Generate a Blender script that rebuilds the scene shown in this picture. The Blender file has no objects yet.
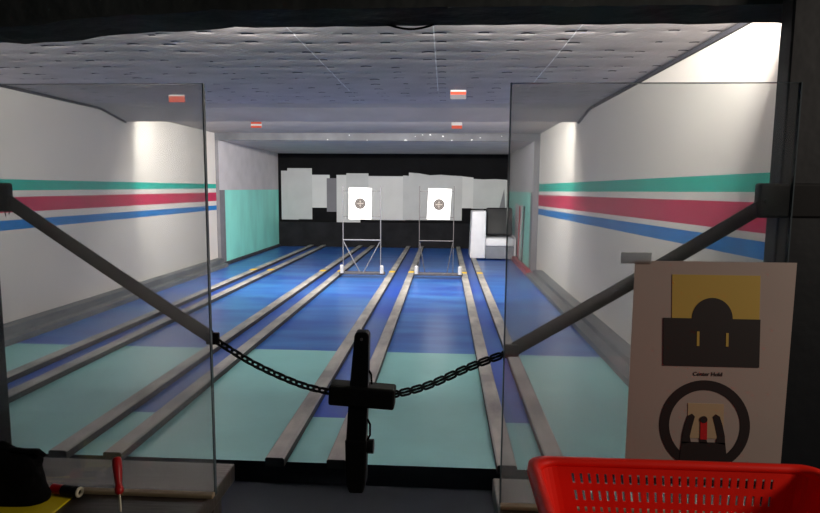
import bpy, bmesh, math, random
from mathutils import Vector, Matrix
random.seed(7)
PI = math.pi
scn = bpy.context.scene
COL = scn.collection

# ------------------------------------------------------------------ helpers
def lin(c):
    return tuple(((v/255)/12.92 if v/255 <= .04045 else ((v/255+.055)/1.055)**2.4) for v in c)

def tag(o, label=None, cat=None, group=None, kind=None):
    if label: o['label'] = label
    if cat: o['category'] = cat
    if group: o['group'] = group
    if kind: o['kind'] = kind
    return o

def thing(name, label, cat, loc=(0, 0, 0), group=None):
    o = bpy.data.objects.new(name, None)
    o.empty_display_size = .05
    COL.objects.link(o)
    o.location = loc
    return tag(o, label, cat, group)

def obj(name, bm, mats, parent=None, smooth=False):
    """link a bmesh built in world coordinates as ONE mesh object; origin at its base (or at its parent's)"""
    me = bpy.data.meshes.new(name)
    if parent is not None:
        org = Vector(parent.location)
        p = parent.parent
        while p is not None:
            org += Vector(p.location); p = p.parent
    else:
        xs = [v.co.x for v in bm.verts]; ys = [v.co.y for v in bm.verts]; zs = [v.co.z for v in bm.verts]
        org = Vector(((min(xs)+max(xs))/2, (min(ys)+max(ys))/2, min(zs)))
    bmesh.ops.translate(bm, verts=bm.verts, vec=-org)
    bmesh.ops.recalc_face_normals(bm, faces=bm.faces)
    if smooth:
        for f in bm.faces: f.smooth = True
    bm.to_mesh(me); bm.free()
    for m in (mats if isinstance(mats, (list, tuple)) else [mats]): me.materials.append(m)
    o = bpy.data.objects.new(name, me)
    COL.objects.link(o)
    if parent is None: o.location = org
    else: o.parent = parent
    return o

def struct(name, bm, mats, label=None, smooth=False):
    o = obj(name, bm, mats, None, smooth)
    o['kind'] = 'structure'
    if label: o['label'] = label
    return o

def add(bm, src, mat=None):
    """merge bmesh src into bm"""
    me = bpy.data.meshes.new('t')
    if mat is not None:
        for f in src.faces: f.material_index = mat
    src.to_mesh(me); src.free()
    bm.from_mesh(me); bpy.data.meshes.remove(me)

def box(x0, x1, y0, y1, z0, z1, bev=0, seg=2, rot=None, mat=0, bm=None):
    b = bmesh.new()
    bmesh.ops.create_cube(b, size=1)
    bmesh.ops.scale(b, vec=(abs(x1-x0), abs(y1-y0), abs(z1-z0)), verts=b.verts)
    if bev: bmesh.ops.bevel(b, geom=b.edges[:]+b.verts[:], offset=bev, segments=seg, profile=.5, affect='EDGES')
    if rot is not None: bmesh.ops.rotate(b, verts=b.verts, cent=(0, 0, 0), matrix=rot)
    bmesh.ops.translate(b, verts=b.verts, vec=((x0+x1)/2, (y0+y1)/2, (z0+z1)/2))
    for f in b.faces: f.material_index = mat
    if bm is None: return b
    add(bm, b); return bm

def sweep(pts, r, n=10, caps=True, closed=False, flat=None):
    """round tube (or elliptical: r, flat) along points; r number or list"""
    b = bmesh.new(); rings = []
    P = [Vector(p) for p in pts]; N = len(P)
    prev = None
    for i, p in enumerate(P):
        if closed: t = (P[(i+1) % N]-P[i-1]).normalized()
        else: t = (P[min(i+1, N-1)]-P[max(i-1, 0)]).normalized()
        if prev is None:
            a = Vector((0, 0, 1)) if abs(t.z) < .9 else Vector((0, 1, 0))
            u = t.cross(a).normalized()
        else:
            u = (prev-t*prev.dot(t)).normalized()
        prev = u; w = t.cross(u)
        rr = r[i] if isinstance(r, (list, tuple)) else r
        rings.append([b.verts.new(p+(u*math.cos(2*PI*k/n)+w*math.sin(2*PI*k/n)*(flat or 1))*rr) for k in range(n)])
    for i in range(N if closed else N-1):
        A, B = rings[i], rings[(i+1) % N]
        for k in range(n): b.faces.new((A[k], A[(k+1) % n], B[(k+1) % n], B[k]))
    if caps and not closed:
        b.faces.new(rings[0][::-1]); b.faces.new(rings[-1])
    return b

def prism(poly, axis, a, b_):
    """extrude 2-D polygon: axis 'y' -> (x,z) poly between y=a and y=b_; axis 'x' -> (y,z); axis 'z' -> (x,y)"""
    b = bmesh.new()
    def mk(u, v, w):
        return (u, w, v) if axis == 'y' else ((w, u, v) if axis == 'x' else (u, v, w))
    A = [b.verts.new(mk(u, v, a)) for u, v in poly]; B = [b.verts.new(mk(u, v, b_)) for u, v in poly]
    b.faces.new(A); b.faces.new(B[::-1])
    n = len(poly)
    for i in range(n): b.faces.new((A[i], B[i], B[(i+1) % n], A[(i+1) % n]))
    return b

def rod(p, q, r, n=10): return sweep([p, q], r, n)

def quad(bm, pts, mat=0):
    f = bm.faces.new([bm.verts.new(p) for p in pts]); f.material_index = mat; return f

# ------------------------------------------------------------------ materials
def mat(name, rgb, rough=.6, metal=0, var=.08, scale=8, stretch=(1, 1, 1), bump=0, bscale=None, rgb2=None, spec=.5, lo=.35, hi=.65):
    m = bpy.data.materials.new(name); m.use_nodes = True
    nt = m.node_tree; N = nt.nodes; L = nt.links
    p = N['Principled BSDF']
    p.inputs['Roughness'].default_value = rough; p.inputs['Metallic'].default_value = metal
    p.inputs['Specular IOR Level'].default_value = spec
    tc = N.new('ShaderNodeTexCoord'); mp = N.new('ShaderNodeMapping'); mp.inputs['Scale'].default_value = stretch
    L.new(tc.outputs['Object'], mp.inputs['Vector'])
    nz = N.new('ShaderNodeTexNoise'); nz.inputs['Scale'].default_value = scale; nz.inputs['Detail'].default_value = 5
    L.new(mp.outputs['Vector'], nz.inputs['Vector'])
    cr = N.new('ShaderNodeValToRGB')
    a = lin(rgb); b = lin(rgb2) if rgb2 else tuple(c*(1-var*2) for c in a)
    cr.color_ramp.elements[0].color = (*b, 1); cr.color_ramp.elements[1].color = (*a, 1)
    cr.color_ramp.elements[0].position = lo; cr.color_ramp.elements[1].position = hi
    L.new(nz.outputs['Fac'], cr.inputs['Fac']); L.new(cr.outputs['Color'], p.inputs['Base Color'])
    if bump:
        n2 = N.new('ShaderNodeTexNoise'); n2.inputs['Scale'].default_value = bscale or scale*6
        L.new(mp.outputs['Vector'], n2.inputs['Vector'])
        bp = N.new('ShaderNodeBump'); bp.inputs['Strength'].default_value = bump; bp.inputs['Distance'].default_value = .01
        L.new(n2.outputs['Fac'], bp.inputs['Height']); L.new(bp.outputs['Normal'], p.inputs['Normal'])
    return m

def chipped(m, scale, size, thr, col=(225, 225, 225), vec_scale=(1, 1, 1)):
    """scattered small pale chips knocked out of the paint"""
    nt = m.node_tree; N = nt.nodes; L = nt.links; p = N['Principled BSDF']
    old = p.inputs['Base Color'].links[0].from_socket
    tc = N.new('ShaderNodeTexCoord'); mp = N.new('ShaderNodeMapping'); mp.inputs['Scale'].default_value = vec_scale
    L.new(tc.outputs['Object'], mp.inputs['Vector'])
    v = N.new('ShaderNodeTexVoronoi'); v.inputs['Scale'].default_value = scale
    L.new(mp.outputs['Vector'], v.inputs['Vector'])
    lt = N.new('ShaderNodeMath'); lt.operation = 'LESS_THAN'; lt.inputs[1].default_value = size
    L.new(v.outputs['Distance'], lt.inputs[0])
    sp = N.new('ShaderNodeSeparateColor'); L.new(v.outputs['Color'], sp.inputs['Color'])
    g = N.new('ShaderNodeMath'); g.operation = 'GREATER_THAN'; g.inputs[1].default_value = thr
    L.new(sp.outputs['Red'], g.inputs[0])
    mu = N.new('ShaderNodeMath'); mu.operation = 'MULTIPLY'; L.new(lt.outputs[0], mu.inputs[0]); L.new(g.outputs[0], mu.inputs[1])
    mx = N.new('ShaderNodeMixRGB'); L.new(mu.outputs[0], mx.inputs['Fac']); L.new(old, mx.inputs['Color1'])
    mx.inputs['Color2'].default_value = (*lin(col), 1)
    L.new(mx.outputs['Color'], p.inputs['Base Color'])
    return m

M = {}
M['white'] = mat('white_wall_paint', (222, 216, 210), .65, var=.03, scale=1.3, bump=.15, bscale=30)
M['st_green'] = mat('teal_stripe_paint', (38, 176, 158), .6, var=.06, scale=6)
M['st_red'] = mat('crimson_stripe_paint', (196, 44, 84), .6, var=.06, scale=6)
M['st_blue'] = mat('blue_stripe_paint', (30, 122, 196), .6, var=.06, scale=6)
M['greywall'] = mat('grey_wall_paint', (214, 209, 212), .7, var=.06, scale=3, bump=.2, bscale=25)
M['jamb'] = mat('mid_grey_jamb_paint', (128, 127, 132), .7, var=.08, scale=4, bump=.2, bscale=25)
M['mint'] = chipped(mat('mint_wall_paint', (158, 252, 236), .55, var=.08, scale=2.5, stretch=(1, 1, .35), bump=.15, bscale=25), 3.2, .09, .6, (40, 90, 85))
M['foam'] = mat('grey_foam', (188, 182, 184), .85, var=.08, scale=2.5, bump=.25, bscale=40, spec=.2)
M['seam'] = mat('pale_seam', (236, 236, 240), .7, var=.12, scale=9)
M['pitshade'] = mat('painted_pit_shade', (66, 64, 70), .9, var=.1)  # shade inside the ceiling pits, put in as colour
M['bulk'] = mat('grey_beam_paint', (182, 175, 168), .8, var=.07, scale=2, bump=.2, bscale=20, spec=.3)
M['rearceil'] = mat('pale_grey_ceiling_paint', (208, 196, 188), .8, var=.07, scale=2, bump=.2, bscale=20, spec=.3)
M['beam'] = mat('grey_rear_beam_paint', (112, 114, 120), .8, var=.14, scale=3, bump=.35, bscale=12, spec=.3)
M['chip'] = mat('bare_plaster_chip', (232, 232, 232), .8, var=.05)
M['blackwall'] = mat('black_back_wall', (17, 17, 20), .85, var=.2, scale=2.5, bump=.3, bscale=14, spec=.2)
M['skirt'] = mat('scuffed_black_board', (38, 38, 42), .8, var=.2, scale=3, spec=.2)
M['turq'] = mat('turquoise_lane_paint', (138, 200, 200), .32, var=.05, scale=2.2, bump=.05, bscale=16)
M['blue'] = mat('blue_lane_paint', (30, 74, 164), .3, rgb2=(56, 116, 184), scale=1.6, stretch=(.6, 2.6, 1), bump=.06, bscale=18)
M['gutter'] = mat('blue_gutter_paint', (26, 66, 160), .4, rgb2=(52, 92, 160), scale=2, stretch=(1, .7, 1), bump=.08, bscale=18)
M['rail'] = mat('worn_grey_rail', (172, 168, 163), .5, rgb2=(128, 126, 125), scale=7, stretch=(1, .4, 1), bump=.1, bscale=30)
M['railside'] = mat('dark_rail_side', (62, 60, 62), .7, var=.15, scale=9, stretch=(1, .3, 1))  # rail sides, darker than the tops
M['curb'] = mat('grey_curb', (116, 118, 120), .55, rgb2=(78, 84, 90), scale=5, stretch=(1, .4, 1))
M['redcurb'] = mat('red_curb_paint', (186, 52, 66), .5, var=.1, scale=6)
M['yellowmark'] = mat('yellow_mark_paint', (232, 192, 44), .6, var=.05)
M['darktrim'] = mat('dark_trim', (58, 58, 66), .8, var=.1)
M['booth'] = mat('black_booth_paint', (62, 65, 64), .85, var=.2, scale=5, bump=.5, bscale=22, spec=.2)
M['postpaint'] = mat('dark_slate_post_paint', (15, 19, 23), .6, var=.12, scale=5, bump=.1, bscale=30, spec=.3)
M['boothfloor'] = mat('blue_black_floor', (19, 26, 35), .55, var=.15, scale=3)
M['wood'] = mat('dark_brown_board', (60, 50, 41), .5, var=.14, scale=5, stretch=(1, 6, 1), bump=.1, bscale=20)
M['bead'] = mat('pale_wood_bead', (150, 132, 104), .5, var=.1, scale=8)
M['card'] = mat('grey_cardboard', (204, 205, 206), .75, var=.04, scale=2.5, bump=.08, bscale=10)
M['card2'] = mat('dim_grey_cardboard', (130, 128, 134), .75, var=.04, scale=2.5)
M['card3'] = mat('light_grey_cardboard', (222, 222, 222), .75, var=.03, scale=2.5, bump=.08, bscale=10)
M['paper'] = mat('white_target_paper', (244, 244, 242), .7, var=.01)
M['bull'] = mat('grey_bullseye_ink', (70, 64, 62), .7, var=.1, scale=30)
M['ringline'] = mat('pale_ring_ink', (158, 150, 144), .7, var=.02)
M['steel'] = mat('pale_steel_rod', (128, 128, 134), .4, .3, var=.05, scale=15)
M['steelbar'] = mat('grey_steel_bar', (98, 95, 97), .45, .3, var=.1, scale=15)
M['whitepost'] = mat('white_post_paint', (190, 190, 192), .5, var=.04)
M['leatherw'] = mat('white_vinyl', (238, 236, 242), .45, var=.03, scale=6, bump=.05, bscale=30)
M['leatherg'] = mat('grey_vinyl', (128, 130, 140), .5, var=.06, scale=6)
M['leatherb'] = mat('black_vinyl', (26, 26, 30), .55, var=.15, scale=6, bump=.1, bscale=20)
M['strap'] = mat('dark_brown_webbing', (28, 23, 18), .7, var=.1, scale=40, stretch=(1, 1, 3), bump=.2, bscale=200)
M['blackmetal'] = mat('black_metal', (6, 6, 6), .5, 0, spec=.25, var=.1, scale=20)
M['blackrub'] = mat('black_rubber', (5, 5, 5), .65, var=.1, scale=20, spec=.2)
M['blackcloth'] = mat('black_cloth', (8, 8, 9), .9, var=.2, scale=25, bump=.4, bscale=60, spec=.1)
M['red'] = mat('red_plastic', (240, 34, 18), .5, var=.04, scale=12, spec=.2)
M['redhandle'] = mat('dark_red_plastic', (176, 16, 18), .35, var=.06, scale=30)
M['tip'] = mat('pale_steel_shaft', (160, 150, 130), .4, .6, var=.05)
M['yellow'] = mat('yellow_plastic', (226, 200, 22), .5, var=.03, scale=12)
M['cream'] = mat('cream_plastic', (224, 214, 186), .5, var=.03)
M['orange'] = mat('orange_red_label', (226, 84, 54), .6, var=.03)
M['whitelabel'] = mat('white_label', (232, 228, 226), .6, var=.02)
M['poster'] = mat('poster_paper', (176, 160, 150), .6, var=.03, scale=5)
M['p_yellow'] = mat('poster_mustard_ink', (196, 166, 78), .6, var=.02)
M['p_dark'] = mat('poster_charcoal_ink', (44, 38, 36), .6, var=.02)
M['p_dark2'] = mat('poster_brown_black_ink', (38, 27, 26), .6, var=.02)
M['p_cream'] = mat('poster_tan_ink', (190, 164, 128), .6, var=.02)
M['p_red'] = mat('poster_red_ink', (200, 26, 28), .6, var=.02)
M['p_text'] = mat('poster_text_ink', (60, 48, 44), .6, var=.02)

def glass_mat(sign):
    m = bpy.data.materials.new('hazed_clear_acrylic'); m.use_nodes = True
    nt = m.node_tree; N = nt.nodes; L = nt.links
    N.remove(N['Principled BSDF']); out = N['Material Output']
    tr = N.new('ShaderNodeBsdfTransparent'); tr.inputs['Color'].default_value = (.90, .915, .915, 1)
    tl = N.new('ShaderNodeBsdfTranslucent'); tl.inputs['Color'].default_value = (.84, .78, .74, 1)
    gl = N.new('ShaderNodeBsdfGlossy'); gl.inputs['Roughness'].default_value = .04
    # haze veil painted into the sheet, heavier towards the free edge
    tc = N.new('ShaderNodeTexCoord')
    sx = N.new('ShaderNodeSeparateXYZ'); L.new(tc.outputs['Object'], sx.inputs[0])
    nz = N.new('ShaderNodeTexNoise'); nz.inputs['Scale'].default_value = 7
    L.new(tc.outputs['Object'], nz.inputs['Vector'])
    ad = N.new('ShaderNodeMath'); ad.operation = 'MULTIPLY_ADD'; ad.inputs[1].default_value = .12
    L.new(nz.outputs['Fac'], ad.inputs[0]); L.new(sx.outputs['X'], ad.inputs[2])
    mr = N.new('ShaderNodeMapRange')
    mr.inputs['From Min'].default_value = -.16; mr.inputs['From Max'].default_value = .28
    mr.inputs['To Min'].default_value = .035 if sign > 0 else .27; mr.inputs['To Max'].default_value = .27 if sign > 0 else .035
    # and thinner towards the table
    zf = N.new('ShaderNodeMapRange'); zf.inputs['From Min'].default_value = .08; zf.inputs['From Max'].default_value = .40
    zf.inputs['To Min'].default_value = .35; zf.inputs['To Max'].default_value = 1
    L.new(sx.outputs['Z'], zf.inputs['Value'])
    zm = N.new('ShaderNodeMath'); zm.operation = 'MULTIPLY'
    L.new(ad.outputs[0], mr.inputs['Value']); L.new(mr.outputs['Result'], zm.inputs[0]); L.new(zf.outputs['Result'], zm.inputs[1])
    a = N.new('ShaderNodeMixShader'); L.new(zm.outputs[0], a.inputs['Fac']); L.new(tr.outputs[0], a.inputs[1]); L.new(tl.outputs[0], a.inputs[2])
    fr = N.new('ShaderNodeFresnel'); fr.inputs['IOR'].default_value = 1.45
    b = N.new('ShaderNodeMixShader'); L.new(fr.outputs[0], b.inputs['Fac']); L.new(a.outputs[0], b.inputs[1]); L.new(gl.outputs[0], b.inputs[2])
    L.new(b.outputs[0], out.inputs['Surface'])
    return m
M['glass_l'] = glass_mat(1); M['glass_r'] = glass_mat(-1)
def edge_mat():
    m = mat('acrylic_edge', (76, 86, 90), .25, var=.05); return m
M['glassedge'] = edge_mat()
def tape_mat():
    m = bpy.data.materials.new('matt_adhesive_tape'); m.use_nodes = True
    nt = m.node_tree; N = nt.nodes; L = nt.links
    N.remove(N['Principled BSDF']); out = N['Material Output']
    tr = N.new('ShaderNodeBsdfTransparent'); tr.inputs['Color'].default_value = (.8, .78, .76, 1)
    tl = N.new('ShaderNodeBsdfTranslucent'); nz = N.new('ShaderNodeTexNoise'); nz.inputs['Scale'].default_value = 60
    mr = N.new('ShaderNodeMapRange'); mr.inputs['To Min'].default_value = .55; mr.inputs['To Max'].default_value = .75
    L.new(nz.outputs['Fac'], mr.inputs['Value'])
    a = N.new('ShaderNodeMixShader'); L.new(mr.outputs['Result'], a.inputs['Fac']); L.new(tr.outputs[0], a.inputs[1]); L.new(tl.outputs[0], a.inputs[2])
    L.new(a.outputs[0], out.inputs['Surface'])
    return m
M['tape'] = tape_mat()

# ------------------------------------------------------------------ setting
XL, XR, XLB, XRB = -4.25, 1.69, -4.19, 1.585
YN, YJ, YB = 3.1, 11.0, 15.0
RAILS = [(-3.395, 1), (-3.085, 1), (-2.16, 1), (-1.85, 1), (-.948, 1), (-.613, 1), (.296, 1), (.565, 1)]
RW = .104

# floor: lane strips, near part turquoise, far part blue; gutters blue
bm = bmesh.new()
edges = [XL] + [x+RW/2 for x, _ in RAILS] + [XR]
for i in range(len(edges)-1):
    gut = i in (1, 3, 5, 7)
    y1 = 3.75 if gut else 5.35
    quad(bm, [(edges[i], YN, 0), (edges[i+1], YN, 0), (edges[i+1], y1, 0), (edges[i], y1, 0)], 0)
    quad(bm, [(edges[i], y1, 0), (edges[i+1], y1, 0), (edges[i+1], YB, 0), (edges[i], YB, 0)], 2 if gut else 1)
quad(bm, [(XL, YN, 0), (XR, YN, 0), (XR, YN, -.12), (XL, YN, -.12)], 3)
struct('floor', bm, [M['turq'], M['blue'], M['gutter'], M['boothfloor']])
bm = bmesh.new(); quad(bm, [(-5, -2, -.12), (3, -2, -.12), (3, YN, -.12), (-5, YN, -.12)])
struct('floor_booth', bm, M['boothfloor'])

# striped side walls (thin solid slabs, the stripes are painted strips of the same face)
def striped_wall(name, x, xo, zs_near, zs_far, ynear, yfar, top):
    bm = bmesh.new()
    y0, y1 = 1.25, YJ
    def zz(k, y):
        t = (y-ynear)/(yfar-ynear); return zs_near[k]+(zs_far[k]-zs_near[k])*t
    mats = [0, 3, 0, 2, 0, 1, 0]
    ys = [y0, y1]
    lv = [(-.12, -.12)]+[(zz(k, y0), zz(k, y1)) for k in range(6)]+[(top, top)]
    for k in range(7):
        (a0, a1), (b0, b1) = lv[k], lv[k+1]
        quad(bm, [(x, y0, a0), (x, y1, a1), (x, y1, b1), (x, y0, b0)], mats[k])
    quad(bm, [(xo, y0, -.12), (xo, y1, -.12), (xo, y1, top), (xo, y0, top)], 0)
    quad(bm, [(x, y1, -.12), (xo, y1, -.12), (xo, y1, top), (x, y1, top)], 0)
    return struct(name, bm, [M['white'], M['st_green'], M['st_red'], M['st_blue']])
striped_wall('wall_right', XR, XR+.15, [1.134, 1.231, 1.275, 1.437, 1.493, 1.594], [1.04, 1.145, 1.197, 1.39, 1.452, 1.584], 3.17, 10.75, 2.6)
striped_wall('wall_left', XL, XL-.15, [1.057, 1.153, 1.228, 1.379, 1.443, 1.552], [1.062, 1.145, 1.228, 1.384, 1.458, 1.54], 5.55, 10.94, 2.6)

# rear side walls, grey above mint, with the jambs where they start
def rear_wall(name, x, xo, zsplit, xstart):
    bm = bmesh.new(); yg = YJ+.28
    quad(bm, [(x, yg, -.02), (x, YB, -.02), (x, YB, zsplit), (x, yg, zsplit)], 1)
    quad(bm, [(x, YJ+.01, -.02), (x, yg, -.02), (x, yg, zsplit), (x, YJ+.01, zsplit)], 2)
    quad(bm, [(x, YJ+.01, zsplit), (x, YB, zsplit), (x, YB, 2.36), (x, YJ+.01, 2.36)], 0)
    quad(bm, [(xstart, YJ+.01, -.02), (x, YJ+.01, -.02), (x, YJ+.01, 2.5), (xstart, YJ+.01, 2.5)], 2)
    quad(bm, [(xo, YJ+.01, -.02), (xo, YB, -.02), (xo, YB, 2.36), (xo, YJ+.01, 2.36)], 0)
    return struct(name, bm, [M['greywall'], M['mint'], M['jamb']])
rear_wall('wall_left_rear', XLB, XL-.15, 1.43, XL-.1)
rear_wall('wall_right_rear', XRB, XR+.15, 1.43, XR+.1)
struct('wall_back', add(b := bmesh.new(), box(XL-.2, XR+.2, YB, YB+.12, -.02, 2.45)) or b, M['blackwall'])
struct('baseboard_back', box(XLB+.005, XRB-.005, YB-.03, YB, 0, .62), M['skirt'])

# quilted foam ceiling: a fine sheet with a tufted pit wherever it is pinned
SEAMS = [-3.6, -2.727, -1.845, -.967, -.083, .79]
def quilt():
    z0 = 2.455
    xs = []; x = XL
    while x < XR: xs.append(x); x += .022
    xs.append(XR)
    xs = [x for x in xs if min(abs(x-s) for s in SEAMS) > .012]
    for s in SEAMS: xs += [s-.0045, s+.0045]
    xs.sort()
    ys = [2.6+i*.014 for i in range(int((7.0-2.6)/.014)+1)]+[7.0]
    pits = []
    cell = .882
    for s in [SEAMS[0]-cell]+SEAMS:
        for j in range(22):
            yy = 1.5+j*.262+random.uniform(-.03, .03)
            for o in (.045, .31, .565, .835):
                if random.random() < .93:
                    pits.append((s+o+random.uniform(-.03, .03)*(1 if .1 < o < .8 else .3), yy+random.uniform(-.035, .035), random.uniform(.7, 1.25)))
    grid = {}
    for p in pits: grid.setdefault((int(p[0]//.3), int(p[1]//.3)), []).append(p)
    bm = bmesh.new(); rows = []
    for y in ys:
        r = []
        for x in xs:
            h = 0
            ci, cj = int(x//.3), int(y//.3)
            for i in (ci-1, ci, ci+1):
                for j in (cj-1, cj, cj+1):
                    for (px, py, a) in grid.get((i, j), ()):
                        d2 = ((x-px)/1.7)**2+(y-py)**2
                        if d2 < .06:
                            h += a*(.008*math.exp(-d2/(2*.016**2))+.0012*math.exp(-d2/(2*.06**2)))
            h += .0012*math.sin(x*5.1+1)*math.sin(y*4.3)
            r.append(bm.verts.new((x, y, z0+h)))
        rows.append(r)
    for j in range(len(ys)-1):
        for i in range(len(xs)-1):
            f = bm.faces.new((rows[j][i], rows[j+1][i], rows[j+1][i+1], rows[j][i+1]))
            f.smooth = True
            cx = (xs[i]+xs[i+1])/2
            cy = (ys[j]+ys[j+1])/2
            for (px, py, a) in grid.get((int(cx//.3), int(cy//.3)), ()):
                if abs(cx-px) < .036*a and abs(cy-py) < .0125: f.material_index = 2  # dark patch paints the shade in each pit
            if xs[i+1]-xs[i] < .0095 and min(abs(cx-s) for s in SEAMS[3:]) < .002 and cy < 6.1:
                f.material_index = 1
    return bm
struct('ceiling_front', box(XL, XR, 1.25, 2.6, 2.455, 2.6), M['foam'])
struct('ceiling', quilt(), [M['foam'], M['seam'], M['pitshade']])
# sloping boarded beam after the foam, hiding the lamps behind it
struct('ceiling_beam', prism([(7.0, 2.459), (7.3, 2.447), (7.86, 2.345), (7.90, 2.345), (7.90, 2.62), (7.0, 2.62)], 'x', XL, XR), M['bulk'])
struct('ceiling_middle', box(XL-.1, XR+.1, 7.9, YJ, 2.475, 2.6), M['bulk'])
bm = box(XL-.1, XR+.1, YJ, YJ+.06, 2.343, 2.6)
for cx, cz, cs in ((-.72, 2.352, .035), (-2.15, 2.36, .02), (-1.42, 2.35, .018), (-.42, 2.45, .02), (-.28, 2.455, .03), (-.05, 2.425, .03),
                   (.11, 2.352, .025), (.47, 2.36, .022), (.62, 2.40, .018), (-.55, 2.42, .016), (-1.75, 2.44, .02), (1.0, 2.43, .015)):
    vs_ = []
    for k in range(9):
        a = 2*PI*k/9; rr = .8*cs*random.uniform(.35, 1.0)
        vs_.append(bm.verts.new((cx+rr*1.2*math.cos(a), YJ-.0006, min(2.47, max(2.3435, cz+rr*.8*math.sin(a))))))
    f = bm.faces.new(vs_); f.material_index = 1
struct('ceiling_rear_beam', bm, [M['beam'], M['chip']])
struct('ceiling_rear', prism([(YJ+.06, 2.345), (YJ+.5, 2.34), (YB, 2.33), (YB, 2.6), (YJ+.06, 2.6)], 'x', XL-.1, XR+.1), M['rearceil'])
for n, x0, x1 in (('trim_1', XL, XL+.022), ('trim_2', XR-.022, XR)):
    struct(n, prism([(1.3, 2.425), (7.3, 2.425), (7.88, 2.322), (7.88, 2.35), (7.3, 2.452), (1.3, 2.452)], 'x', x0, x1), M['darktrim'])

# curbs along the side walls
bm = prism([(XL, 0), (XL+.20, 0), (XL+.19, .06), (XL+.12, .07), (XL+.11, .15), (XL, .16)], 'y', YN, 11.0)
struct('baseboard_left', bm, M['curb'])
bm = prism([(XLB, 0), (XLB+.05, 0), (XLB+.045, .05), (XLB, .06)], 'y', YJ+.02, YB-.03)
struct('baseboard_left_rear', bm, M['darktrim'])
bm = prism([(XR, 0), (XR-.27, 0), (XR-.265, .05), (XR-.15, .055), (XR-.14, .10), (XR, .105)], 'y', YN, 10.4)
struct('baseboard_right', bm, M['curb'])
bm = prism([(XRB, 0), (1.42, 0), (1.425, .085), (1.49, .09), (1.5, .02), (XRB, .02)], 'y', 10.4, YB-.03)
struct('trim_3', bm, M['redcurb'])

# ------------------------------------------------------------------ booth: header, posts, partition
bm = bmesh.new()
n = 60
bot = []
for i in range(n+1):
    x = -1.3+2.4*i/n
    z = 1.8155+random.uniform(-.0015, .0015)
    if x < -.45: z -= .030*min(1, (-.45-x)/.42)+.003*math.sin(x*22)
    bot.append((x, z))
add(bm, prism(bot+[(1.1, 2.62), (-1.3, 2.62)], 'y', 1.10, 1.22))
struct('beam_header', bm, M['booth'])
struct('wall_front_left', box(XL-.1, -1.06, 1.235, 1.30, -.12, 2.62), M['booth'])
struct('wall_front_right', box(.72, XR+.1, 1.235, 1.30, -.12, 2.62), M['booth'])
struct('pillar_left', box(-1.05, -.853, 1.04, 1.098, -.12, 2.62, .003), M['postpaint'])
struct('pillar_right', box(.568, .86, 1.06, 1.098, -.12, 2.62, .003), M['postpaint'])

# tables each side of the gap
def table(name, label, x0, x1, yf):
    t = thing(name, label, 'table', ((x0+x1)/2, .75, -.12), 'tables either side of the gap')
    obj('tabletop', box(x0, x1, .38, yf, .915, .95, .003), M['wood'], t)
    for lx in (x0+.04, x1-.04):
        for ly in (.43, yf-.05):
            obj('leg', box(lx-.022, lx+.022, ly-.022, ly+.022, -.12, .915, .003), M['wood'], t)
    return t
table('shooting_table', 'dark brown wooden table on the left, below the screen with the red screwdriver', -.842, -.411, 1.122)
table('shooting_table', 'dark brown wooden table on the right, under the red basket', .0985, .565, 1.10)

def pane(name, label, x0, x1, ztop):
    t = thing(name, label, 'screen', ((x0+x1)/2, 1.0, .95), 'clear screens on the tables')
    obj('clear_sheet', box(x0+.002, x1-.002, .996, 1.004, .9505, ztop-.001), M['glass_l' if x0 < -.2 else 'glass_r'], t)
    obj('side_edge', box(x0, x0+.002, .996, 1.004, .9505, ztop), M['glassedge'], t)
    obj('side_edge', box(x1-.002, x1, .996, 1.004, .9505, ztop), M['glassedge'], t)
    e = box(x0+.002, x1-.002, .998, 1.002, ztop-.001, ztop)
    obj('top_edge', e, M['glassedge'], t)
    b = box(x0, x1, .982, .9958, .9503, .958, .002); 
    obj('base_bead', b, M['bead'], t)
    return t
pane('acrylic_screen', 'clear acrylic screen standing on the left table, in front of the left strap', -.815, -.402, 1.669)
pane('acrylic_screen', 'clear acrylic screen standing on the right table, behind the poster', .103, .556, 1.669)

# ------------------------------------------------------------------ lane rails
def rail_mesh(yend=YB-.04):
    b = prism([(0, 0), (0, .042), (.008, .05), (RW-.008, .05), (RW, .042), (RW, 0)], 'y', YN-.06, yend)
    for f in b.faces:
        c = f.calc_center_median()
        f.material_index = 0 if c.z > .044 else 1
    return b
RL = ['long grey lane rail, the nearest to the left wall', 'long grey lane rail, second from the left wall',
      'long grey lane rail, third from the left wall', 'long grey lane rail passing under the left end of the left target stand',
      'long grey lane rail just right of the left target stand', 'long grey lane rail at the left end of the right target stand',
      'long grey lane rail at the right end of the right target stand', 'long grey lane rail ending at the white armchair']
first = None; fmark = None
for i, (x, _) in enumerate(RAILS):
    if first is None:
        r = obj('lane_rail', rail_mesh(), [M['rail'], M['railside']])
        base = r.location.copy(); r.location = (x+RW/2, base.y, 0)
        mk = obj('distance_mark', box(x+.002, x+RW-.002, 10.2, 10.36, .0501, .0535), M['yellowmark'], r)
        first, fmark = r, mk
    else:
        if i == 7:
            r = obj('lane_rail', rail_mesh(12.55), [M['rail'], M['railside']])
            for v in r.data.vertices: v.co.y += r.location.y-base.y
            r.location = (x+RW/2, base.y, 0)
        else:
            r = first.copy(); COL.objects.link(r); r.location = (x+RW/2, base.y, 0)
        mk = fmark.copy(); COL.objects.link(mk); mk.parent = r
    tag(r, RL[i], 'rail', 'grey rails between the lanes')

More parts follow.
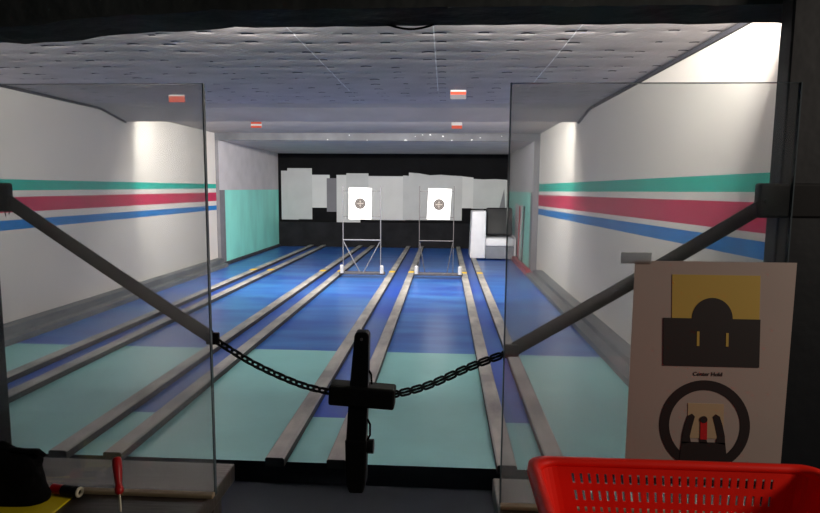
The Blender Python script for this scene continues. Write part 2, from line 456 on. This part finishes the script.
# ------------------------------------------------------------------ targets and stands
def stand(x0, x1, bx0, bx1, braces, label):
    y = 9.9
    k = y/10.4
    x0, x1, bx0, bx1 = x0*k, x1*k, bx0*k, bx1*k
    t = thing('target_stand', label, 'stand', ((x0+x1)/2, y, 0), 'target stands')
    for x in (x0, x1):
        obj('upright', rod((x, y, .085), (x, y, 1.53), .0085 if braces else .0065), M['steel' if braces else 'steelbar'], t)
    obj('crossbar', rod((x0, y-.012, .63), (x1, y-.012, .63), .012 if braces else .009), M['steel' if braces else 'steelbar'], t)
    obj('wire', rod((x0, y, 1.44), (x1, y, 1.44), .004), M['steelbar'], t)
    obj('wire', rod((x0, y, 1.02), (x1, y, 1.02), .004), M['steelbar'], t)
    if braces:
        xm = (x0+x1)/2-.03
        obj('brace', rod((x0+.01, y-.02, .6), (xm, y-.02, .09), .009), M['steel'], t)
        obj('brace', rod((x1-.01, y-.02, .6), (xm+.06, y-.02, .09), .009), M['steel'], t)
    else:
        obj('brace', rod((x0+.01, y-.02, .6), (x0+.10, y-.02, .09), .006), M['steelbar'], t)
        obj('brace', rod((x1-.01, y-.02, .6), (x1-.10, y-.02, .09), .006), M['steelbar'], t)
    obj('base_bar', box(bx0, bx1, y-.05, y+.05, .051, .098, .008), M['steelbar'], t)
    for x in (bx0+.05, bx1-.05):
        obj('foot_post', sweep([(x, y-.05, .08), (x, y-.05, .20), (x, y-.05, .215)], [.032, .032, .02], 12), M['whitepost'], t)
stand(-1.77, -1.11, -1.84, -1.03, True, 'thin steel target stand with V braces holding the left target')
stand(-.434, .158, -.53, .33, False, 'thin steel target stand holding the right target')

def card(x0, x1, z0, z1, bx, bz, r, skew, label):
    y = 9.885
    k = y/10.4
    x0, x1, bx, r = x0*k, x1*k, bx*k, r*k
    z0, z1, bz = 1.5+(z0-1.5)*k, 1.5+(z1-1.5)*k, 1.5+(bz-1.5)*k
    t = thing('paper_target', label, 'target', ((x0+x1)/2, y, z0), 'paper targets')
    b = prism([(x0-skew, z0), (x1-skew, z0), (x1+skew, z1-.012), ((x0+x1)/2, z1), (x0+skew, z1-.003)], 'y', y, y+.004)
    obj('paper_sheet', b, M['paper'], t)
    b = bmesh.new()
    add(b, prism([(bx+r*math.cos(a*PI/20), bz+r*math.sin(a*PI/20)) for a in range(40)], 'y', y-.0015, y), 0)
    def ring(rr, w):
        p = [(bx+rr*math.cos(a*PI/18), y-.002, bz+rr*math.sin(a*PI/18)) for a in range(36)]
        add(b, sweep(p, w, 4, closed=True), 1)
    ring(r*.72, .002); ring(r*.40, .0025)
    for dx, dz in ((1, 0), (0, 1)):
        add(b, box(bx-(r*(.6) if dx else .006), bx+(r*(.6) if dx else .006), y-.003, y-.0014, bz-(r*.6 if dz else .006), bz+(r*.6 if dz else .006)), 1)
    obj('bullseye', b, [M['bull'], M['ringline']], t)
card(-1.668, -1.268, .945, 1.50, -1.468, 1.22, .093, .002, 'white paper target with grey bullseye on the left stand')
card(-.295, .102, .958, 1.495, -.10, 1.215, .095, .012, 'white paper target with grey bullseye on the right stand, slightly tilted')

# ------------------------------------------------------------------ grey sheets on the back wall
def sheet(poly, layer, m, label):
    y = YB-.0005-.0042*layer
    b = prism(poly, 'y', y-.004, y)
    o = obj('cardboard_sheet', b, M[m]); tag(o, label, 'sheet', 'grey sheets hung on the back wall')
def px(x, y):
    # measured sheet corners, as positions on the back wall
    return (-4.128+(x-280)*.02488, 1.94-(y-169)*.02484)
def S(x0, y0, x1, y1, layer, m, label, wav=None):
    a = px(x0, y0); b = px(x1, y1)
    top = [(a[0], a[1])]
    if wav:
        k = len(wav)
        top = [(a[0]+(b[0]-a[0])*i/(k-1), a[1]-w*.0248) for i, w in enumerate(wav)]
    else: top = [(a[0], a[1]), (b[0], a[1])]
    sheet(top+[(b[0], b[1]), (a[0], b[1])], layer, m, label)
S(280.5, 170.6, 298, 219.8, 0, 'card', 'grey sheet at the far left end of the back wall, beside the mint wall')
S(287, 168, 312, 219.3, 2, 'card', 'tall grey sheet overlapping the leftmost sheet, its top edge highest')
S(309, 174.5, 330, 207.5, 1, 'card3', 'short pale sheet between the tall left sheet and the darker strip')
S(327, 177.8, 338.5, 211.5, 2, 'card2', 'narrow darker grey strip left of the left target')
S(337, 174.5, 361, 222, 3, 'card3', 'pale sheet behind the left edge of the left target, hanging lowest')
S(347, 172.8, 369.3, 219, 4, 'card', 'grey sheet directly behind the left target')
S(366, 175.4, 407, 219.3, 1, 'card3', 'wide pale sheet between the two targets')
S(404, 174.6, 414, 219, 2, 'card', 'narrow sheet just left of the right target', [0, .3, -.5])
S(409.8, 171.7, 463, 219, 3, 'card', 'wide wavy topped sheet behind the right target', [0, .8, 2.6, 2, 2.8, 3.2])
S(456, 174.5, 474, 206.6, 2, 'card3', 'pale sheet above the armchair, right of the right target', [0, .8, 1.8])
S(472.5, 177.4, 507.2, 207, 1, 'card', 'grey sheet at the right end of the back wall', [0, .6, .2, .9])
b = prism([px(500, 206.5), px(506, 206.5), px(504.5, 187)], 'y', YB-.0125, YB-.0092)
o = obj('cardboard_scrap', b, M['card2']); tag(o, 'dark pointed scrap on the rightmost grey sheet', 'scrap')

# ------------------------------------------------------------------ armchair and things by the right rear wall
t = thing('armchair', 'white armchair with a black back cushion at the far right', 'armchair', (.98, 13.0, 0))
b = prism([(.545, .03), (.87, .03), (.87, 1.03), (.575, 1.02)], 'y', 12.62, 13.35)
bmesh.ops.bevel(b, geom=b.edges[:], offset=.025, segments=3, profile=.5, affect='EDGES')
obj('arm', b, M['leatherw'], t, True)
b = prism([(12.62, .03), (13.35, .03), (13.35, .5), (12.70, .48), (12.62, .42)], 'x', 1.465, 1.50)
obj('arm', b, M['leatherw'], t)
obj('seat_base', box(.875, 1.46, 12.64, 13.35, .02, .29, .02), M['leatherg'], t)
obj('seat_cushion', box(.875, 1.46, 12.60, 13.2, .29, .46, .035, 3), M['leatherw'], t, True)
obj('backrest', box(.875, 1.46, 13.2, 13.36, .29, 1.02, .03, 3), M['leatherw'], t, True)
R = Matrix.Rotation(math.radians(-14), 3, 'X')
obj('back_cushion', box(.89, 1.46, 13.0, 13.13, .48, 1.09, .05, 4, rot=R), M['leatherb'], t, True)

b = prism([(12.45, .05), (13.5, .05), (13.5, 1.18), (12.45, 1.14)], 'x', XRB-.015, XRB-.004)
o = obj('white_board', b, M['leatherw']); tag(o, 'pale board leaning on the right rear wall behind the poles', 'board')
for (y0, x0, x1, h, m, lab) in ((12.5, 1.53, 1.545, 1.14, 'redcurb', 'thin red pole leaning by the mint wall at the far right'),
                             (12.2, 1.53, 1.555, 1.17, 'whitepost', 'thin white pole leaning by the mint wall, between red and dark poles'),
                             (11.95, 1.54, 1.565, 1.16, 'darktrim', 'thin dark pole leaning by the mint wall, nearest the striped wall')):
    o = obj('pole', rod((x0, y0, .03), (x1, y0, h), .014), M[m]); tag(o, lab, 'pole', 'poles leaning by the right rear wall')

# ------------------------------------------------------------------ small plates under the ceiling
def plate(x, y, z1, w, h, bands, label):
    t = thing('ceiling_plate', label, 'plate', (x, y, z1), 'red and white plates under the ceiling')
    b = bmesh.new(); z = z1
    for frac, mi in bands:
        add(b, box(x-w/2, x+w/2, y-.006, y, z-h*frac, z), mi); z -= h*frac
    obj('plate_face', b, [M['whitelabel'], M['orange'], M['card2']], t)
    obj('hook', rod((x-w*.25, y-.003, z1), (x-w*.25, y-.003, z1+.028), .004, 6), M['steel'], t)
plate(.115, 5.95, 2.44, .15, .088, [(.18, 0), (.32, 1), (.5, 2)], 'red and white plate under the quilted ceiling, right of middle')
plate(-2.78, 6.2, 2.435, .17, .075, [(.2, 0), (.8, 1)], 'orange red plate under the quilted ceiling on the left')
plate(.14, 7.845, 2.336, .135, .08, [(.5, 0), (.5, 1)], 'white over orange plate on the beam, in line with the right target')
plate(-2.47, 7.845, 2.336, .14, .075, [(.35, 1), (.3, 0), (.35, 1)], 'small orange plate on the beam at left of the targets')

# cable loop under the header
pts = [(-.124+.107*i/16, 1.212, 1.819-.0115*math.sin(PI*i/16)) for i in range(17)]
o = obj('cable_loop', sweep(pts, .0022, 8), M['blackrub']); tag(o, 'black cable sagging in a small arc below the dark header', 'cable')

# ------------------------------------------------------------------ straps, chains and the bar across the gap
YS = 1.03
def sc(X, Z, d0, d1): return (X*d1/d0, 1.5+(Z-1.5)*d1/d0)
def strap(a, b, w, label):
    d = Vector((b[0]-a[0], 0, b[1]-a[1])); L_ = d.length; d.normalize(); nrm = Vector((-d.z, 0, d.x))
    t = thing('strap', label, 'strap', (a[0], YS, a[1]), 'flat straps from the posts')
    bmw = bmesh.new(); rows = []
    for i in range(13):
        p = Vector((a[0], YS, a[1]))+d*(L_*i/12)+Vector((0, 0, -.002*math.sin(PI*i/12)))
        rows.append([bmw.verts.new(p+nrm*s*w/2+Vector((0, o, 0))) for s, o in ((-1, -.002), (1, -.002), (1, .002), (-1, .002))])
    for i in range(12):
        for k in range(4): bmw.faces.new((rows[i][k], rows[i][(k+1) % 4], rows[i+1][(k+1) % 4], rows[i+1][k]))
    bmw.faces.new(rows[0][::-1]); bmw.faces.new(rows[-1])
    obj('webbing', bmw, M['strap'], t)
    e = Vector((b[0], YS, b[1]))
    obj('end_clip', box(-.012, .012, -.004, .004, -.011, .011, .002, rot=None), M['blackmetal'], t).location = e+d*.006-Vector(t.location) + Vector(t.location)
    return t
La, Lb = sc(-.834, 1.472, 1.10, YS), sc(-.445, 1.214, 1.10, YS)
Ra, Rb = sc(.562, 1.473, 1.10, YS), sc(.134, 1.204, 1.10, YS)
strap(La, Lb, .0225, 'flat dark strap from the left post down to the left chain')
strap(Ra, Rb, .0235, 'flat brown strap from the right post down to the right chain')

def bracket(x0, x1, z0, z1, label, frayed):
    t = thing('bracket', label, 'bracket', ((x0+x1)/2, 1.035, z0), 'brackets on the posts')
    obj('block', box(x0, x1, 1.022, 1.0395, z0, z1, .004), M['blackrub'], t)
    if frayed:
        f = bmesh.new()
        for k in range(9):
            x = x0+.002+(x1-x0-.004)*k/8
            add(f, rod((x, 1.03, z0+.002), (x+random.uniform(-.003, .003), 1.03, z0-random.uniform(.003, .009)), .0008, 5))
        obj('frayed_end', f, M['blackcloth'], t)
    else:
        obj('bolt', rod((x0+.012, 1.0225, (z0+z1)/2), (x0+.012, 1.0185, (z0+z1)/2), .004), M['blackmetal'], t)
bracket(-.86, -.772, 1.452, 1.503, 'black frayed bracket on the left post holding the left strap', True)
bracket(.515, .62, 1.455, 1.512, 'black block bracket on the right post holding the right strap', False)

def link_mesh():
    p = []
    L_, W_ = .0054, .0050
    for k in range(9): a = -PI/2+PI*k/8; p.append((L_+W_*math.cos(a), W_*math.sin(a), 0))
    for k in range(9): a = PI/2+PI*k/8; p.append((-L_+W_*math.cos(a), W_*math.sin(a), 0))
    b = sweep(p, .0022, 7, closed=True)
    me = bpy.data.meshes.new('chain_link')
    for f in b.faces: f.smooth = True
    b.to_mesh(me); b.free(); me.materials.append(M['blackmetal']); return me
LINK = link_mesh()
def chain(pts, label):
    P = [Vector((x, YS, z)) for x, z in pts]
    # resample along the hanging curve
    fine = []
    for i in range(len(P)-1):
        p0 = P[max(i-1, 0)]; p1 = P[i]; p2 = P[i+1]; p3 = P[min(i+2, len(P)-1)]
        for s in range(20):
            u = s/20
            fine.append(.5*((2*p1)+(-p0+p2)*u+(2*p0-5*p1+4*p2-p3)*u*u+(-p0+3*p1-3*p2+p3)*u**3))
    fine.append(P[-1])
    t = thing('chain', label, 'chain', P[-1], 'black chains holding the bar')
    acc = 0; nxt = 0; k = 0; proto = None
    for i in range(len(fine)-1):
        seg = (fine[i+1]-fine[i]).length; d = (fine[i+1]-fine[i]).normalized()
        while acc+seg >= nxt:
            p = fine[i]+d*(nxt-acc)
            if proto is None:
                o = bpy.data.objects.new('chain_link', LINK); proto = o
            else: o = proto.copy()
            COL.objects.link(o); o.parent = t; o.location = p-Vector(t.location)
            yaxis = Vector((0, 1, 0)); zaxis = d.cross(yaxis)
            m = Matrix((d, zaxis, -yaxis)).transposed()
            o.rotation_euler = (m @ Matrix.Rotation((math.radians(15) if k % 2 == 0 else math.radians(-70)), 3, 'X')).to_euler()
            nxt += .0108; k += 1
        acc += seg
cl = [sc(x, z, 1.06, YS) for x, z in ((-.416, 1.2175), (-.346, 1.174), (-.262, 1.138), (-.196, 1.123))]
cl[0] = (Lb[0]+.012, Lb[1]-.008)
cr = [sc(x, z, 1.06, YS) for x, z in ((.112, 1.203), (.05, 1.179), (-.022, 1.144), (-.074, 1.127), (-.10, 1.124))]
cr[0] = (Rb[0]-.012, Rb[1]-.008)
chain(cl, 'black link chain from the left strap to the hanging bar')
chain(cr, 'black link chain from the right strap to the hanging bar')

t = thing('hanging_bar', 'upright black bar hung between the two chains over the gap', 'bar', (-.153, YS, .945))
def hb(X, Z): return sc(X, Z, 1.04, YS)
poly = [hb(-.156, 1.240), hb(-.153, 1.246), hb(-.134, 1.246), hb(-.130, 1.241), hb(-.1315, 1.16), hb(-.136, 1.035), hb(-.1725, 1.035), hb(-.166, 1.13)]
b = prism(poly, 'y', YS-.013, YS+.013)
bmesh.ops.bevel(b, geom=b.edges[:], offset=.002, segments=2, profile=.5, affect='EDGES')
obj('upright', b, M['blackmetal'], t)
poly = [hb(-.1735, 1.048), hb(-.134, 1.048), hb(-.136, .965), hb(-.141, .948), hb(-.166, .948), hb(-.172, .965)]
b = prism(poly, 'y', YS-.015, YS+.015)
bmesh.ops.bevel(b, geom=b.edges[:], offset=.003, segments=2, profile=.5, affect='EDGES')
obj('end_sleeve', b, M['blackrub'], t)
R = Matrix.Rotation(math.radians(3.2), 3, 'Y')
x0, z0 = hb(-.202, 1.110); x1, z1 = hb(-.084, 1.148)
obj('cross_sleeve', box(x0, x1, YS-.019, YS+.019, z0, z1, .004, rot=R), M['blackrub'], t)
x, z = hb(-.131, 1.032)
obj('knob', rod((x-.006, YS, z), (x+.008, YS, z), .013, 14), M['blackmetal'], t)
x, z = hb(-.143, 1.234)
obj('eyelet', rod((x, YS-.0145, z), (x, YS-.012, z), .0028, 12), M['steelbar'], t)
pts = [hb(-.131, 1.175), hb(-.127, 1.168), hb(-.126, 1.15)]
obj('loop', sweep([(a, YS-.004, c) for a, c in pts], .002, 6), M['blackcloth'], t)
pts = [hb(-.134, 1.085), hb(-.129, 1.075), hb(-.129, 1.055), hb(-.134, 1.045)]
obj('loop', sweep([(a, YS-.004, c) for a, c in pts], .002, 6), M['blackcloth'], t)

# ------------------------------------------------------------------ poster on the right screen
PY = .9945
t = thing('poster', 'pale sighting poster with yellow square and black ring diagrams, behind the red basket', 'poster', (.444, PY, 1.013))
PX0, PZ1, KX, KZ = .3125, 1.3845, .256/162, .00168
def q(x, y): return (PX0+(x+1-635+(y-262)*.05)*KX, PZ1-(y-262)*KZ)
obj('poster_sheet', box(PX0, PX0+.256, PY, PY+.0012, 1.013, PZ1), M['poster'], t)
def flat(name, poly, m, layer):
    return obj(name, prism([q(*p) for p in poly], 'y', PY-.0004*layer-.0002, PY-.0004*(layer-1)), M[m], t)
def arc(cx, cy, r, a0, a1, n): return [(cx+r*math.cos(math.radians(a0+(a1-a0)*i/n)), cy-r*math.sin(math.radians(a0+(a1-a0)*i/n))) for i in range(n+1)]
flat('yellow_square', [(671.5, 275), (760, 275), (760, 320), (671.5, 320)], 'p_yellow', 1)
flat('rear_sight_diagram', [(663, 318), (761, 318), (761, 366), (663, 366)], 'p_dark', 2)
flat('front_sight_dome', arc(712.5, 318, 20.6, 0, 180, 28), 'p_dark', 2)
flat('light_gap', [(697, 331), (699.6, 331), (699.6, 345.5), (697, 345.5)], 'p_yellow', 3)
flat('light_gap', [(726.6, 332), (729.2, 332), (729.2, 345.5), (726.6, 345.5)], 'p_yellow', 3)
ro = arc(706.5, 427, 46.8, 0, 360, 56)[:-1]; ri = arc(706.5, 427, 36.8, 0, 360, 56)[:-1]
b = bmesh.new()
V = [[b.verts.new((q(*p)[0], yy, q(*p)[1])) for p in L_] for yy in (PY-.0006, PY-.0001) for L_ in (ro, ri)]
for i in range(56):
    j = (i+1) % 56
    for A, B in ((V[0], V[1]), (V[2], V[3]), (V[0], V[2]), (V[1], V[3])): b.faces.new((A[i], A[j], B[j], B[i]))
obj('front_sight_ring', b, M['p_dark2'], t)
flat('cream_square', [(689, 404), (726, 404), (726, 440), (689, 440)], 'p_cream', 1)
flat('fork_base', [(683, 444), (728, 444), (731, 468), (680, 468)], 'p_dark2', 2)
for s in (-1, 1):
    c = 705.5
    o_ = [(c+s*16.5, 417), (c+s*12.3, 414.6), (c+s*9.2, 417.5), (c+s*12, 428), (c+s*14.2, 438), (c+s*13, 444.5), (c+s*22.5, 446), (c+s*22, 437), (c+s*19.5, 426)]
    flat('fork_tine', o_, 'p_dark2', 2)
flat('fork_web', [(701.5, 445), (702.5, 440), (708.5, 440), (709.5, 445)], 'p_dark2', 2)
flat('red_post', [(702, 420), (709, 420), (709, 441), (702, 441)], 'p_red', 3)
flat('post_tip', arc(705.5, 420.3, 3.6, 0, 360, 16)[:-1], 'p_dark2', 4)
fc = bpy.data.curves.new('caption', 'FONT'); fc.body = 'Center Hold'; fc.size = .0092; fc.align_x = 'CENTER'; fc.align_y = 'CENTER'; fc.extrude = .0002; fc.offset = .00012
fo = bpy.data.objects.new('caption_tmp', fc); COL.objects.link(fo)
bpy.context.view_layer.update()
me = bpy.data.meshes.new_from_object(fo.evaluated_get(bpy.context.evaluated_depsgraph_get()))
bpy.data.objects.remove(fo)
me.materials.clear(); me.materials.append(M['p_text'])
co = bpy.data.objects.new('caption', me); COL.objects.link(co); co.parent = t
cx, cz = q(709, 374)
co.location = Vector((cx, PY-.0004, cz))-Vector(t.location); co.rotation_euler = (PI/2, 0, 0)

b = box(.289, .338, PY-.0012, PY-.0002, 1.3795, 1.398); 
o = obj('adhesive_tape', b, M['tape']); tag(o, 'strip of tape at the top left corner of the poster', 'tape')

# ------------------------------------------------------------------ red basket
def basket():
    x0, x1, y0, y1, zt, zb = .141, .545, .56, .872, 1.094, .9515
    t = thing('basket', 'red slotted plastic basket on the right table', 'basket', ((x0+x1)/2, (y0+y1)/2, zb))
    def loop(z, grow=0, n=None):
        k = (zt-z)/(zt-zb); ins = .028*k-grow
        r = .03
        X0, X1, Y0, Y1 = x0+ins, x1-ins, y0+ins, y1-ins
        pts = []
        def line(a, b_, n_):
            for i in range(n_): pts.append((a[0]+(b_[0]-a[0])*i/n_, a[1]+(b_[1]-a[1])*i/n_, z))
        def cor(cx, cy, a0):
            for i in range(6):
                a = a0+PI/2*i/6; pts.append((cx+r*math.cos(a), cy+r*math.sin(a), z))
        line((X0+r, Y0), (X1-r, Y0), 84); cor(X1-r, Y0+r, -PI/2)
        line((X1, Y0+r), (X1, Y1-r), 60); cor(X1-r, Y1-r, 0)
        line((X1-r, Y1), (X0+r, Y1), 84); cor(X0+r, Y1-r, PI/2)
        line((X0, Y1-r), (X0, Y0+r), 60); cor(X0+r, Y0+r, PI)
        return pts
    seq = []
    for n_ in (84, 6, 60, 6, 84, 6, 60, 6): seq += [(n_, i) for i in range(n_)]
    hs = [1.092, 1.078, 1.064, 1.054, 1.040, 1.031, 1.024, 1.016, 1.001, .995, .980, .974, .958, zb]
    slot = {1, 3, 5, 7, 9, 11}
    small = {5}
    b = bmesh.new(); rows = []
    for z in hs: rows.append([b.verts.new(p) for p in loop(z)])
    N_ = len(rows[0])
    for k in range(len(hs)-1):
        for i in range(N_):
            n_, j = seq[i]
            if k in slot and n_ > 6 and 3 < j < n_-4 and j % 3 == 0: continue
            b.faces.new((rows[k][i], rows[k][(i+1) % N_], rows[k+1][(i+1) % N_], rows[k+1][i]))
    o = obj('slotted_wall', b, M['red'], t)
    md = o.modifiers.new('thick', 'SOLIDIFY'); md.thickness = .0025; md.offset = -1
    b = bmesh.new(); b.faces.new([b.verts.new(p) for p in loop(zb)][::1])
    o = obj('bottom', b, M['red'], t); md = o.modifiers.new('thick', 'SOLIDIFY'); md.thickness = .002; md.offset = 0
    # rolled rim: profile swept round the loop
    prof = [(g, z-.006) for g, z in [(-.004, 1.094), (-.003, 1.102), (.004, 1.104), (.012, 1.102), (.0135, 1.088), (.0115, 1.087), (.010, 1.096), (.002, 1.098), (-.001, 1.092)]]
    b = bmesh.new()
    R_ = []
    for g, z in prof:
        L_ = loop(zt, g); R_.append([b.verts.new((p[0], p[1], z)) for p in L_])
    for k in range(len(prof)):
        A, B = R_[k], R_[(k+1) % len(prof)]
        for i in range(N_): b.faces.new((A[i], A[(i+1) % N_], B[(i+1) % N_], B[i]))
    obj('rim', b, M['red'], t, True)
basket()

# ------------------------------------------------------------------ things on the left table
b = prism([(-.838, .80), (-.65, .80), (-.65, .980), (-.838, .980)], 'z', .9502, .9535)
o = obj('yellow_folder', b, M['yellow']); tag(o, 'yellow folder lying on the left table under the black pouch', 'folder')

t = thing('pouch', 'black cloth pouch standing on the yellow folder, in front of the left screen', 'pouch', (-.78, .945, .954))
b = bmesh.new()
prof = [(.954, 1.0, 1.0), (.97, 1.03, 1.06), (1.0, 1.0, 1.04), (1.03, .96, .95), (1.06, .93, .85), (1.078, .88, .7), (1.088, .80, .45)]
rows = []
for z, sx, sy in prof:
    z = .954+(z-.954)*.70
    r = []
    for k in range(28):
        a = 2*PI*k/28; c, s = math.cos(a), math.sin(a)
        e = .55
        X = -.762+.074*sx*math.copysign(abs(c)**e, c); Y = .950+.023*sy*math.copysign(abs(s)**e, s)
        wob = .004*math.sin(5*a+z*60)+.003*math.sin(3*a-z*90)
        r.append(b.verts.new((X+wob, Y+wob*.2, z+(.009*math.sin(X*55) if z > 1.02 else 0))))
    rows.append(r)
for i in range(len(rows)-1):
    for k in range(28): b.faces.new((rows[i][k], rows[i][(k+1) % 28], rows[i+1][(k+1) % 28], rows[i+1][k]))
b.faces.new(rows[0][::-1]); b.faces.new(rows[-1])
obj('pouch_body', b, M['blackcloth'], t, True)
pts = [(-.78, .950, 1.035), (-.745, .948, 1.047), (-.715, .946, 1.046), (-.690, .944, 1.048), (-.676, .943, 1.040)]
obj('pull_tab', sweep(pts, [.006, .007, .0065, .006, .004], 8, flat=.6), M['blackcloth'], t, True)

t = thing('tube', 'small black tube with a white ring end lying on the yellow folder', 'tube', (-.69, .966, .954))
ax = Vector((1, -.18, 0)).normalized()
c = Vector((-.634, .966, .9635))
obj('tube_body', sweep([c-ax*.058, c-ax*.056, c-ax*.034], [.006, .0085, .0085], 16), M['redhandle'], t)
obj('tube_barrel', sweep([c-ax*.0338, c-ax*.002], .0094, 16), M['blackrub'], t)
b = sweep([c+ax*0+Vector((ax.y*.0066*math.cos(a*PI/10)*-1, ax.x*.0066*math.cos(a*PI/10), .0066*math.sin(a*PI/10))) for a in range(20)], .0028, 8, closed=True)
obj('ring_end', b, M['cream'], t, True)

t = thing('screwdriver', 'red handled screwdriver leaning on the left screen', 'screwdriver', (-.5405, .936, .95))
top = Vector((-.5690, .9755, 1.026)); tip = Vector((-.540, .930, .9515)); ax = (tip-top); Ln = ax.length; ax.normalize()
h = .062
ps = [(0, .003), (.001, .0062), (.005, .0078), (.018, .0079), (.034, .0066), (.046, .0054), (.050, .0056), (.053, .0072), (.060, .0072), (.064, .003)]
obj('handle', sweep([top+ax*a for a, _ in ps], [r for _, r in ps], 10), M['redhandle'], t, True)
obj('shaft', sweep([top+ax*.062, top+ax*(Ln-.006), top+ax*Ln], [.0022, .0022, .0014], 8), M['tip'], t)

# ------------------------------------------------------------------ lights
def area(name, loc, rot, w, h, e, col=(1, .97, .94)):
    l = bpy.data.lights.new(name, 'AREA'); l.shape = 'RECTANGLE'; l.size = w; l.size_y = h; l.energy = e; l.color = col
    o = bpy.data.objects.new(name, l); COL.objects.link(o); o.location = loc; o.rotation_euler = rot; return o
def spot(name, loc, rot, ang, e, col=(1, .98, .95), blend=.02, rad=.04):
    l = bpy.data.lights.new(name, 'SPOT'); l.spot_size = math.radians(ang); l.spot_blend = blend; l.energy = e; l.color = col; l.shadow_soft_size = rad
    o = bpy.data.objects.new(name, l); COL.objects.link(o); o.location = loc; o.rotation_euler = rot; return o
FW = math.radians(90)
WARM = (1, .95, .87)
for x, e in ((-3.2, 52), (-1.3, 52), (.45, 48), (1.3, 26)):
    area('front_lamp', (x, 3.15, 2.425), (math.radians(111), 0, 0), .6, .05, e, WARM)
for x, e in ((-2.8, 42), (-1.3, 50), (.3, 50)):
    area('target_lamp', (x, 8.05, 2.42), (math.radians(50), 0, 0), .8, .06, e, WARM)
for x, e in ((-3.5, 75), (1.05, 60), (-2.2, 75), (-.1, 75)):  # last two are added fill, brightening the rear side walls
    spot('wall_and_fill_lamp', (x, 8.0, 2.42), (math.radians(80), 0, 0), 164, e, WARM, .12, .10)
# weak lamp in the dark booth, to the right of the shooter
area('booth_lamp', (1.9, .35, 2.0), (math.radians(62), 0, math.radians(78)), .4, .3, 15.0, (1, .86, .74))

w = bpy.data.worlds.new('World'); scn.world = w; w.use_nodes = True
bg = w.node_tree.nodes['Background']; bg.inputs['Color'].default_value = (.55, .75, .85, 1); bg.inputs['Strength'].default_value = .03

# ------------------------------------------------------------------ camera
F = 600.0
cam = bpy.data.cameras.new('Camera'); co = bpy.data.objects.new('Camera', cam); COL.objects.link(co)
cam.sensor_fit = 'HORIZONTAL'; cam.sensor_width = 36; cam.lens = F/820*36; cam.clip_start = .02
yaw, pitch, roll = math.radians(3.2658283), math.radians(-6.5387802), math.radians(.45)
fwd = Vector((-math.sin(yaw)*math.cos(pitch), math.cos(yaw)*math.cos(pitch), math.sin(pitch)))
right = Vector((math.cos(yaw), math.sin(yaw), 0)); up = right.cross(fwd)
r2 = right*math.cos(roll)+up*math.sin(roll); u2 = -right*math.sin(roll)+up*math.cos(roll)
co.rotation_euler = Matrix((r2, u2, -fwd)).transposed().to_euler()
co.location = (0, 0, 1.5)
scn.camera = co
vs = scn.view_settings
vs.view_transform = 'Standard'; vs.look = 'None'; vs.exposure = .12; vs.gamma = 1; vs.use_curve_mapping = False
